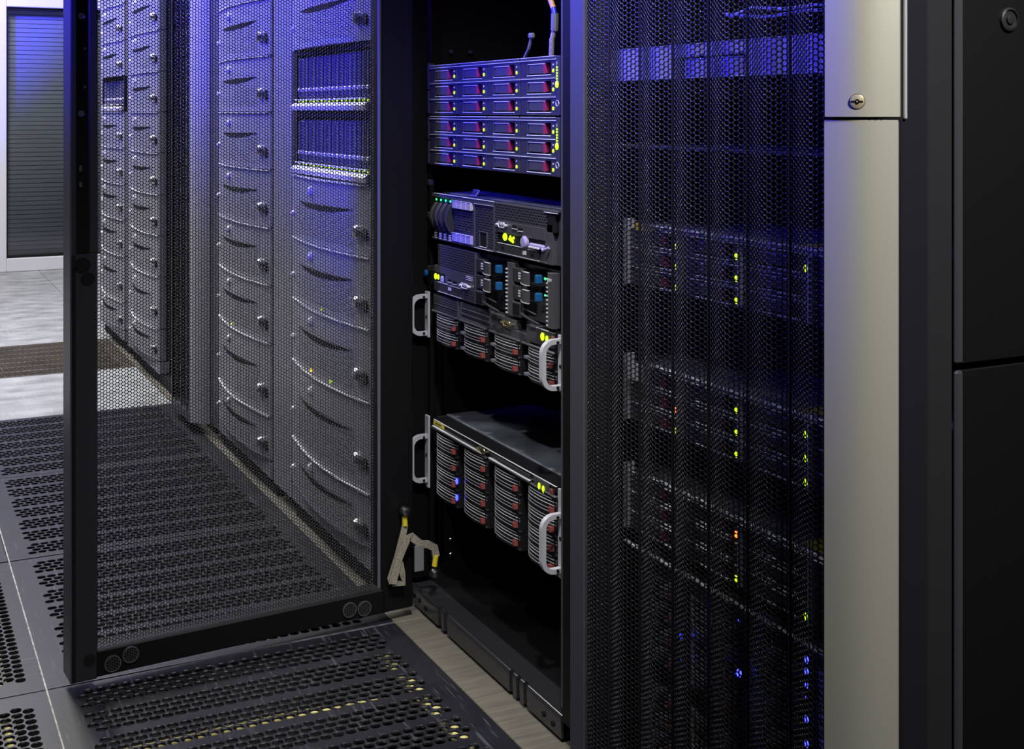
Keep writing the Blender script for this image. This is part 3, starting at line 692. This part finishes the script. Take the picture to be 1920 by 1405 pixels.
# ---- cables and ties above the shelves
q = MB(); q.tube([(.93, 1.722, .958), (.928, 1.716, .985), (.93, 1.712, .999)], .0042, 8); cb = q.build('cable', 'braid', None, smooth=True)
tag(cb, 'beige and blue cable hanging down onto the upper disk shelf', 'cable')
MB().tube([(.93, 1.712, .999), (.93, 1.711, 1.002), (.93, 1.710, 1.025)], .0062, 8).build('connector', 'tie', cb, smooth=True)
MB().tube([(.93, 1.710, 1.018), (.93, 1.712, 1.026), (.93, 1.716, 1.034)], .0042, 10).build('blue_section', 'bluecable', cb, smooth=True)
MB().tube([(.93, 1.715, 1.033), (.93, 1.724, 1.046), (.93, 1.735, 1.062), (.935, 1.76, 1.12), (.95, 1.78, 1.9)], .0044, 10).build('orange_section', 'orange', cb, smooth=True)
q = MB(); q.tube([(.93, 1.815, .958), (.93, 1.797, .975), (.93, 1.788, .992)], .0028, 6); q.box(.926, .934, 1.782, 1.794, .990, .999, .002)
tag(q.build('cable_tie', 'tie', None), 'pale nylon cable tie sticking up behind the disk shelf', 'cable tie')
# ---- ground strap on the door hinge side
def P(x, z, y=2.02): return (x, y, z)
gs = thing('grounding_strap', 'braided earth strap with two yellow sleeves hanging beside the door hinge', 'earth strap', (.806, 2.02, .19))
def loc(pts): return [(x-.806, y-2.02, z-.19) for x, y, z in pts]
MB().lathe((0, 0, 0), 'y', [(.008, .004), (.0085, -.004), (.006, -.009), (.002, -.010)], 16).build('bolt', 'steel', gs, smooth=True)
MB().tube(loc([P(.806, .183), P(.807, .165)]), .0048, 10).build('sleeve', 'yellow', gs, smooth=True)
q = MB(); q.tube(loc([P(.807, .166), P(.803, .150), P(.793, .115), P(.780, .078), P(.783, .071)]), 0, rect=(.0055, .0012, (0, 1, 0)))
q.tube(loc([P(.783, .071, 2.017), P(.803, .068, 2.017), P(.800, .085, 2.015), P(.796, .105, 2.015)]), 0, rect=(.005, .0012, (0, 1, 0)))
q.tube(loc([P(.781, .072, 2.012), P(.793, .115, 2.012), P(.808, .146, 2.012), P(.815, .148, 2.012), P(.832, .132, 2.012), P(.845, .130, 2.012), P(.858, .122, 2.012), P(.861, .106, 2.012)]), 0, rect=(.0065, .0012, (0, 1, 0)))
q.build('braid', 'braid', gs)
MB().tube(loc([P(.861, .108, 2.012), P(.858, .090, 2.012)]), .0048, 10).build('sleeve', 'yellow', gs, smooth=True)
MB().lathe((.052, -.008, -.112), 'y', [(.0075, .004), (.008, -.003), (.005, -.008), (.002, -.009)], 16).build('bolt', 'steel', gs, smooth=True)
tag(part('paper_tag', 'papergrey', None, (.819, .836, 2.006, 2.008, .088, .132), b=.0004), 'small grey rectangular tag hanging by the braided earth strap', 'tag')

# ================================================================== SILVER STORAGE CABINETS (left of the open rack)
BW = .497; BH = .1305
def bez_y(x, z, h): return -.022*sin(pi*x/BW)
def bezel_meshes(h):
    nx, nz = 40, 34; q1 = MB(); q2 = MB()
    G = {}
    for i in range(nx+1):
        for j in range(nz+1):
            x = BW*i/nx; z = .0012+(h-.0024)*j/nz; u = (x/BW-.15)/.68
            G[i, j] = (x, bez_y(x, z, h), z)
    def pick(i, j):
        x = BW*(i+.5)/nx; z = h*(j+.5)/nz
        return .075 < x < .425 and .10 < z/h < .56
    for tgt, want in ((q1, False), (q2, True)):
        ids = {}
        for i in range(nx):
            for j in range(nz):
                if pick(i, j) != want: continue
                f = []
                for a, c_ in ((i, j), (i+1, j), (i+1, j+1), (i, j+1)):
                    if (a, c_) not in ids: ids[a, c_] = len(tgt.v); tgt.v.append(G[a, c_])
                    f.append(ids[a, c_])
                tgt.f.append(tuple(f))
    # edges: returns to the chassis
    top = [(BW*i/nx, -.022*sin(pi*i/nx)) for i in range(nx+1)]
    q1.sheet([(x, y-.0016) for x, y in top], h-.0026, h-.0012, .02); q1.sheet(top, .0006, .0016, .02)
    q1.box(0, .001, 0, .02, .001, h-.001); q1.box(BW-.001, BW, 0, .02, .001, h-.001)
    a = q1.mesh('bezel', 'bezel', True); b_ = q2.mesh('grille', 'grille', True)
    q = MB(); q.sheet([(x, y-.0040) for x, y in top[1:-1]], h-.0026, h-.0004, .012); ed = q.mesh('bezel_edge', 'edge')
    q = MB(); n = 24; up = []; dn = []
    for i in range(n+1):
        x = .10+.315*i/n; y = bez_y(x, 0, h); zt = h*.60+.004*i/n; up.append((x, y-.0025, zt)); dn.append((x, y-.0006, zt-.0115*sin(pi*i/n)**.7))
    q.add(up+dn, [(i, i+1, n+2+i, n+1+i) for i in range(n)])
    q.add([(p[0], p[1]+.003, p[2]+.001) for p in up]+up, [(i, i+1, n+2+i, n+1+i) for i in range(n)]); sl = q.mesh('grip_slot', 'black_matte')  # black crescent on the surface; its colour stands for shade inside the slot
    q = MB(); q.ball((.200, bez_y(.2, 0, h)-.001, h*.80), .0088, 12, (.8, .9, 1.15)); lg = q.mesh('emblem', 'bright')
    q = MB(); q.ball((.026, -.0045, h*.36), .0075, 12, (.9, 1, .9)); sc = q.mesh('screw', 'bright')
    q = MB(); q.lathe((.440, -.008, h*.33), 'y', [(.0125, .004), (.0125, -.004), (.0095, -.009), (.003, -.010)], 18); kn = q.mesh('lock_knob', 'steel')
    q = MB(); q.lathe((.468, -.004, h*.30), 'y', [(.0115, .002), (.0115, -.003), (.0085, -.003)], 18); kr = q.mesh('lock_recess', 'black_matte')
    return a, b_, ed, lg, sc, kn, kr, sl
BM = {}
def bezel_unit(X, Y0, z, h, label, leds=()):
    k = round(h, 4)
    if k not in BM: BM[k] = bezel_meshes(h)
    ms = BM[k]; t = rackunit('disk_array', label, 'disk array', X, Y0, z, 'curved silver disk arrays')
    body = part('chassis', 'charcoal', t, (.006, BW-.006, .014, .5, .002, h-.002))
    bz = put('bezel', ms[0], t)
    for nm, me in zip(('grille', 'bezel_edge', 'emblem', 'screw', 'lock_knob', 'lock_recess', 'grip_slot'), ms[1:]): put(nm, me, bz)
    for x, c_ in leds:
        MB().ball((x, bez_y(x, h*.1, h)-.002, h*.06), .0028, 8, (1, .6, 1.2)).build('indicator_light', c_, t)
    return t
VD = None
def open_shelf(X, Y0, z, h, label, lit=True):
    global VD
    t = rackunit('drive_shelf', label, 'disk shelf', X, Y0, z, 'open drive shelves')
    part('chassis', 'black', t, (.0, BW, .03, .5, 0, h)); part('side_frame', 'black_matte', t, (0, .03, .0, .03, 0, h), (BW-.012, BW, 0, .03, 0, h), (.03, BW-.012, .0, .03, h-.010, h))
    q = MB(); q.extx([(.0, .004), (-.012, .003), (-.014, .012), (-.006, .018), (.0, .019)], .03, BW-.012); pieces(q, 'front_lip', 'lav', t)
    if VD is None:
        q = MB(); q.box(0, .0225, .012, .04, .026, h-.014, .001); q.box(.002, .015, .002, .014, .03, h-.018, .002); b0 = q.mesh('drive_canister', 'canister')
        q = MB(); q.box(.003, .017, .0, .010, .042, .050, .002); b1 = q.mesh('release_tab', 'lav')
        q = MB(); q.ball((.010, .002, .0225), .0034, 8, (1, .6, .9)); b2 = q.mesh('indicator_light', 'lg')
        q = MB(); q.box(.003, .020, -.006, .006, .0235, .0265, .0008); b3 = q.mesh('canister_foot', 'edge'); VD = (b0, b1, b2, b3)
    for k in range(18):
        d = put('drive_canister', VD[0], t); d.location = (.034+k*.0248, 0, 0)
        put('release_tab', VD[1], d); put('canister_foot', VD[3], d)
        if lit: put('indicator_light', VD[2], d)
    return t
def cabinet(Yn, Yf, X, label, names, paint='post'):
    """silver frame around a stack of units, near side Yn, far side Yf"""
    Wd = Yf-Yn; t = thing('storage_cabinet', label, 'cabinet', (X, Yf, 0), FR)
    pl = (Yf-names[0]) ; pr_ = names[0]-BW-.012-Yn
    fr_ = part('frame', paint, t, (0, pl-.003, -.004, .05, .035, 2.0), (0, Wd-.002, .0, .05, 1.405, 2.0), b=.002)
    part('skirting', 'post', t, (pl, pl+BW, -.004, .03, .036, .074), b=.002)
    part('side_panel', 'navy', t, (0, .003, .05, 1.0, .035, 2.0)); part('side_panel', 'navy', t, (Wd-.005, Wd-.002, .05, 1.0, .035, 2.0))
    part('top_panel', 'navy', t, (0, Wd-.002, .05, 1.0, 1.99, 2.0)); part('rear_panel', 'black', t, (0, Wd-.002, 1.0, 1.01, .035, 2.0))
    part('plinth', 'black_matte', t, (min(.14, pl), Wd-.004, .006, .98, 0, .0345))  # plinth brought forward; its black also stands for shadow on the tan strip
    return t
ordn = ['lowest', 'second', 'third', 'fourth', 'fifth', 'sixth', 'seventh', 'eighth', 'ninth', 'tenth']
def stack(X, Yl, zs, where, shelf=(), leds={}):
    n = 0; m_ = 0
    for i in range(1, len(zs)):
        z0, z1 = zs[i-1], zs[i]; h = round(z1-z0-.001, 4)
        if i-1 in shelf:
            m_ += 1
            lab = 'open shelf of upright drives with lime lights, %s of two, in the nearest silver cabinet' % ('lower', 'upper')[m_-1] if len(shelf) > 1 else 'open shelf of pale upright drives in the farthest silver cabinet'
            open_shelf(X, Yl, z0, h, lab, len(shelf) > 1)
        else:
            bezel_unit(X, Yl, z0, h, 'curved silver disk array, %s up from the floor, %s' % (ordn[n], where), leds.get(i-1, ())); n += 1
ZS = [.078, .180, .346, .479, .609, .741, .873, 1.003, 1.135, 1.267, 1.399]
cabinet(2.137, 2.80, .804, 'silver storage cabinet nearest the open rack, with two open drive shelves', (2.655,))
stack(.800, 2.655, ZS[:9], 'in the nearest cabinet', (5, 6), {2: ((.20, 'am'), (.32, 'lg')), 3: ((.27, 'lgdim'),)})
cabinet(2.803, 3.405, .804, 'silver storage cabinet between the nearest one and the narrow mesh cabinet', (3.315,), 'navy')
stack(.800, 3.315, ZS[:10], 'in the second cabinet', (), {2: ((.23, 'lg'),)})
cabinet(3.72, 4.675, .804, 'silver storage cabinet just beyond the narrow mesh cabinet', (4.60,))
stack(.800, 4.60, ZS[:10], 'beyond the narrow mesh cabinet')
cabinet(4.68, 5.30, .804, 'silver storage cabinet farthest down the row', (5.24,))
stack(.800, 5.24, ZS, 'in the farthest cabinet', (6,))

# ================================================================== PLEATED MESH CABINETS
def pleat(x, P_=.0695, A=.0105, x0=.0):
    t_ = ((x-x0)/P_) % 1.
    if t_ < .62: s_ = t_/.62; return -A*(3*s_*s_-2*s_**3)
    s_ = (t_-.62)/.38; return -A*(1-(3*s_*s_-2*s_**3))
def mesh_door(width, zt, name_parent, pitch=.0058, P0=0.):
    cols = int(width/(pitch*.866)); f = lambda x: .012+pleat(x, x0=P0)
    vs, fs = hexmesh(cols, int((zt-.05)/pitch), pitch, .80, .0012, 0, .05, f)
    return rawmesh('mesh_panel', vs, fs, 'mesh'), cols*pitch*.866
# --- right cabinet: near side Y .89, far side 1.447
MX = .80
cab = thing('server_cabinet', 'dark server cabinet with closed mesh door and aluminium edge handle, at right', 'server cabinet', (MX, 1.433, 0), FR)
# local x: 0 = far edge of the door ; .543 = near side plane (Y .89)
part('side_panel', 'panel', cab, (.540, .5435, .125, 1.10, .03, .627), b=.001); part('side_panel', 'panel', cab, (.540, .5435, .125, 1.10, .633, 2.0), b=.001)
part('side_panel_edge', 'navy', cab, (.5385, .5450, .1175, .128, .03, .627), (.5385, .5450, .1175, .128, .633, 2.0), b=.0025)
part('frame', 'stile', cab, (.504, .541, .052, .085, .03, 2.0), b=.001); part('rear_frame', 'charcoal', cab, (.504, .541, .085, .1165, .03, 2.0), b=.001)
part('frame', 'black', cab, (-.010, .0155, .055, .085, .03, 2.0), (-.01, .541, .055, 1.1, 1.97, 2.0), (-.01, .541, .055, 1.1, .03, .045), (.0, .05, .3, .35, 0, .03), (.48, .53, .1, .15, 0, .03), (.48, .53, .9, .95, 0, .03), (0, .05, .9, .95, 0, .03), b=.001)
part('rear_panel', 'black_matte', cab, (-.01, .541, 1.08, 1.10, .04, 1.98)); part('inner_side_panel', 'black', cab, (-.008, -.005, .085, 1.08, .04, 1.98))
q = MB(); q.lathe((.5435, .187, .9644), 'x', [(.0115, 0), (.0115, .003), (.0095, .004), (.0095, .002), (.0045, .002), (.0045, .004), (.003, .0045)], 24); q.build('panel_latch', 'charcoal', cab, smooth=True)
dr = part('door', 'navy', cab, (.002, .0385, -.0, .036, .03, 1.99), (.0385, .50, .0, .045, 1.93, 1.99), (.0385, .50, 0, .045, .03, .052), b=.0015)
part('door_side', 'stile', dr, (.5035, .5405, .046, .052, .03, 1.99), b=.001)
pm, cw_ = mesh_door(.457, 1.28, None, P0=.0435)
put('mesh_panel', pm, dr).location = (.0385, 0, 0)
vs, fs = hexmesh(int(.457/(.0116*.866)), int(.65/.0116), .0116, .8, .001, 0, 1.28, lambda x: .012, False)
put('mesh_panel', rawmesh('upper_mesh', vs, fs, 'mesh'), dr).location = (.0385, 0, 0)
q = MB()
for k in range(7):
    x = .0385+.0435+k*.0695
    if x < .49: q.box(x-.0006, x+.0006, .0105, .0140, .05, 1.93)
pieces(q, 'pleat_crease', 'mesh', dr)
# bowed aluminium corner: from (x .497,y 0) to (x .543, y .05)
def bow(x0, y0, x1, y1, d, n=12):
    L_ = sqrt((x1-x0)**2+(y1-y0)**2); nx_, ny_ = (y1-y0)/L_, -(x1-x0)/L_
    return [(x0+(x1-x0)*i/n+nx_*d*sin(pi*i/n), y0+(y1-y0)*i/n+ny_*d*sin(pi*i/n)) for i in range(n+1)]
lo = bow(.4935, .001, .5425, .0465, .006); q = MB(); q.sweep(lo+[(.540, .050), (.4945, .012)], .03, .8665); q.build('edge_profile', 'alu', dr, smooth=True)
hi = bow(.4960, -.0005, .5435, .0475, .0072); q = MB(); q.sweep(hi+[(.540, .052), (.4965, .012)], .8695, 1.35); hd = q.build('swing_handle', 'alu', dr, smooth=True)
q = MB(); q.sweep(lo+[(.540, .050), (.4945, .012)], 1.353, 1.99); q.build('edge_profile', 'alu', dr, smooth=True)
q = MB(); q.sweep([(x+.0016, y+.0016) for x, y in bow(.4945, .001, .5415, .0465, .006)]+[(.539, .050), (.4945, .012)], .8662, .8698); q.build('profile_gap', 'black_matte', dr)
part('handle_flange', 'lav', hd, (.5415, .5445, .0535, .0565, .8675, 1.35), b=.0006)
# lock cylinder, faces the camera out of the bowed corner
lk = Matrix.Translation((.5220, .0158, .8837)) @ Matrix.Rotation(R(46.3), 4, 'Z')
q = MB(); q.lathe((0, 0, 0), 'y', [(.0068, .006), (.0068, -.0006), (.0062, -.001)], 28); lo_ = q.build('lock_cylinder', 'brass', hd, lk, smooth=True)
MATL = lk
q = MB(); q.box(-.0058, .0052, -.0016, -.0008, -.0007, .0007); q.cyl((0, 0, 0), 'y', .0023, -.0016, -.0008, 14); q.lathe((0, 0, 0), 'y', [(.0073, .001), (.0073, -.0004), (.0068, -.0004), (.0068, .001)], 28); q.build('keyway', 'black_matte', hd, lk)
q = MB(); q.cyl((0, 0, 0), 'y', .0008, -.0022, -.0012, 8); q.build('key_pin', 'brass', hd, lk)

# --- narrow mesh cabinet further down the row
cm = thing('narrow_cabinet', 'narrow cabinet with ribbed black mesh door and pale aluminium edge, between silver cabinets', 'cabinet', (.756, 3.70, 0), FR)
part('frame', 'navy', cm, (0, .02, .0, .06, .03, 2.0), (0, .28, .06, 1.0, 1.97, 2.0), (.27, .28, .05, 1.0, .03, 2.0), (0, .003, .06, 1.0, .03, 2.0), (0, .28, 1.0, 1.01, .03, 2.0), (0, .28, .06, .12, .03, .06), b=.001)
part('plinth', 'black_matte', cm, (.01, .27, .062, .98, 0, .0295))
part('inner_panel', 'black_matte', cm, (.01, .27, .08, .09, .05, 1.97))
dm = part('door', 'navy', cm, (.004, .02, 0, .03, .03, 1.97), (.02, .232, 0, .03, .03, .055), (.02, .232, 0, .03, 1.92, 1.97), b=.001)
vs, fs = hexmesh(int(.214/(.0116*.866)), int(1.28/.0116), .0116, .78, .001, 0, .055, lambda x: .012+pleat(x, .0695, .014))
put('mesh_panel', rawmesh('coarse_mesh', vs, fs, 'mesh'), dm).location = (.018, 0, 0)
lo2 = bow(.231, .001, .279, .046, .008); q = MB(); q.sweep(lo2+[(.276, .050), (.231, .012)], .03, 1.97); q.build('edge_profile', 'lav', dm, smooth=True)

# ================================================================== UNITS IN THE RIGHT CABINET
YR = 1.415
t = rackunit('rack_console', 'pale blue-lit rack panel with a recessed slot, topmost behind the right mesh door', 'rack unit', .840, YR, .912, None)
part('chassis', 'charcoal', t, (.01, .475, .02, .5, .001, .039))
part('front_panel', 'lav', t, (.0, .160, -.002, .02, 0, .0402), (.306, .4826, -.002, .02, 0, .0402), (.160, .306, -.002, .02, .0255, .0402), b=.001)
part('slot_tray', 'blueplate', t, (.160, .306, .008, .02, 0, .0255)); part('slot_plate', 'purple', t, (.192, .300, .0, .008, .002, .0235), b=.001); part('slot_edge', 'edge', t, (.162, .166, -.001, .008, .002, .022), (.188, .191, -.001, .008, .002, .022), (.162, .300, -.001, .003, .0005, .0018))
part('top_edge', 'edge', t, (.002, .48, -.0026, .001, .0392, .0405), b=.0003)
q = MB()
for pts in ([(.885, 1.20, .985), (.87, 1.14, .990), (.865, 1.08, .984), (.87, 1.0, .985), (.88, .955, .988)], [(.885, 1.21, .988), (.872, 1.12, .978), (.868, 1.05, .980), (.872, .96, .977)]): q.tube(pts, .002, 6)
cz = q.build('cable', 'whitelab', None, smooth=True); tag(cz, 'thin pale cables looping above the blue-lit panel behind the mesh door', 'cable')
tag(part('shelf_plate', 'navy', None, (.86, 1.35, .93, 1.41, .828, .832)), 'dark rack shelf plate below the blue-lit panel behind the mesh door', 'shelf')
def dark_shelf(label, z, pat, tag_='yellow', X=.877):
    H = .0885; t = rackunit('disk_shelf', label, 'disk shelf', X, YR, z, 'disk shelves behind the right mesh door')
    part('chassis', 'charcoal', t, (.006, .4826, .03, .70, 0, H-.010)); part('top_lid', 'galv', t, (.006, .4826, .03, .70, H-.010, H-.008))
    part('front_hood', 'galv', t, (.05, .470, -.004, .030, H-.011, H-.005), b=.002); part('hood_edge', 'edge', t, (.06, .47, -.0055, -.002, H-.0075, H-.0060), (.09, .470, -.0045, -.002, H-.0125, H-.0115), b=.0004)
    q = MB()
    for k in (0, 1, 2): q.box(.1235+k*.1213, .1265+k*.1213, -.006, .01, .004, H-.014, .0008)
    q.box(0, .0035, -.006, .01, .0, H-.002, .0008); pieces(q, 'divider', 'edge', t)
    q = MB()
    for k in range(4):
        for j in range(4): q.box(.006+k*.1213, .1215+k*.1213, -.0012, .002, -.0008+j*.0253, .0002+j*.0253)
    for k in range(4):
        for j in range(3):
            d = put('disk_drive', DM[0], t); d.location = (.0055+k*.1213, .002, .0005+j*.0253); d.scale = (1, 1, .90)
            put('handle', DM[1], d); put('latch', DM[3], d); put('handle_trim', DM[2], d)
            c_ = pat.get((k, j))
            if c_: il = put('indicator_light', LEDM[c_], d); il.scale = (1.5, 1, 1.5); il.location = (-.1068*.5, 0, -.0100*.5)
    if tag_: part('label', tag_, t, (.345, .470, .004, .029, H-.0054, H-.0040), b=0)
    return t
t = dark_shelf('disk shelf with a yellow number label, upper of three behind the right mesh door', .648, {(0, 0): 'lg', (0, 1): 'lg', (0, 2): 'lg', (1, 0): 'lg', (1, 1): 'lg', (1, 2): 'lg', (2, 2): 'lg'})
q = MB()
for k in range(7): q.box(.022+k*.0062, .022+k*.0062+.0042, -.004, -.002, .074, .0825, .0003)
q.build('number_label', 'yellow', t)
t = dark_shelf('disk shelf with a red light at left, middle of three behind right mesh door', .472, {(0, 1): 'rd', (0, 0): 'lg', (1, 0): 'lg', (1, 1): 'lg', (1, 2): 'lg', (2, 0): 'lg', (2, 1): 'lg', (2, 2): 'lg'})
part('sticker', 'whitelab', t, (.010, .062, -.006, -.003, .056, .078), b=0)
t = dark_shelf('disk shelf with a red light mid-way, lowest of three behind right mesh door', .330, {(1, 2): 'rd', (1, 0): 'lg', (2, 0): 'lg'})
# lowest storage server with blue lights
t = rackunit('storage_server', 'black storage server with blue lights behind the bottom of the right mesh door', 'server', .877, YR, .182)
part('chassis', 'charcoal', t, (.012, .475, .012, .6, 0, .131)); part('top_edge', 'bright', t, (.0, .48, -.006, .0, .1305, .1332), b=.0006)
for k in range(4):
    for j in range(4): add_striped(t, SD2, .012+k*.117, .0008+j*.0281)
q = MB()
for x, z, r_ in ((.137, .058, .0034), (.137, .031, .0016), (.253, .059, .004), (.369, .107, .003), (.369, .092, .0026), (.369, .119, .0034), (.369, .057, .0034), (.369, .031, .0034), (.369, .080, .0014), (.253, .118, .0016), (.137, .107, .0012)): q.ball((x, -.009, z), r_, 8, (1, .6, 1.2))
pieces(q, 'status_light', 'bl', t)
q = MB()
t2 = rackunit('storage_server', 'unlit black storage server at the foot of the right mesh cabinet', 'server', .877, YR, .048)
part('chassis', 'charcoal', t2, (.012, .475, .012, .6, 0, .131))
for k in range(4):
    for j in range(4): add_striped(t2, SD2, .012+k*.117, .0008+j*.0281)
part('mounting_rail', 'black', cab, (-.004, .016, .075, .085, .05, 1.93), (.512, .522, .075, .085, .05, 1.93))
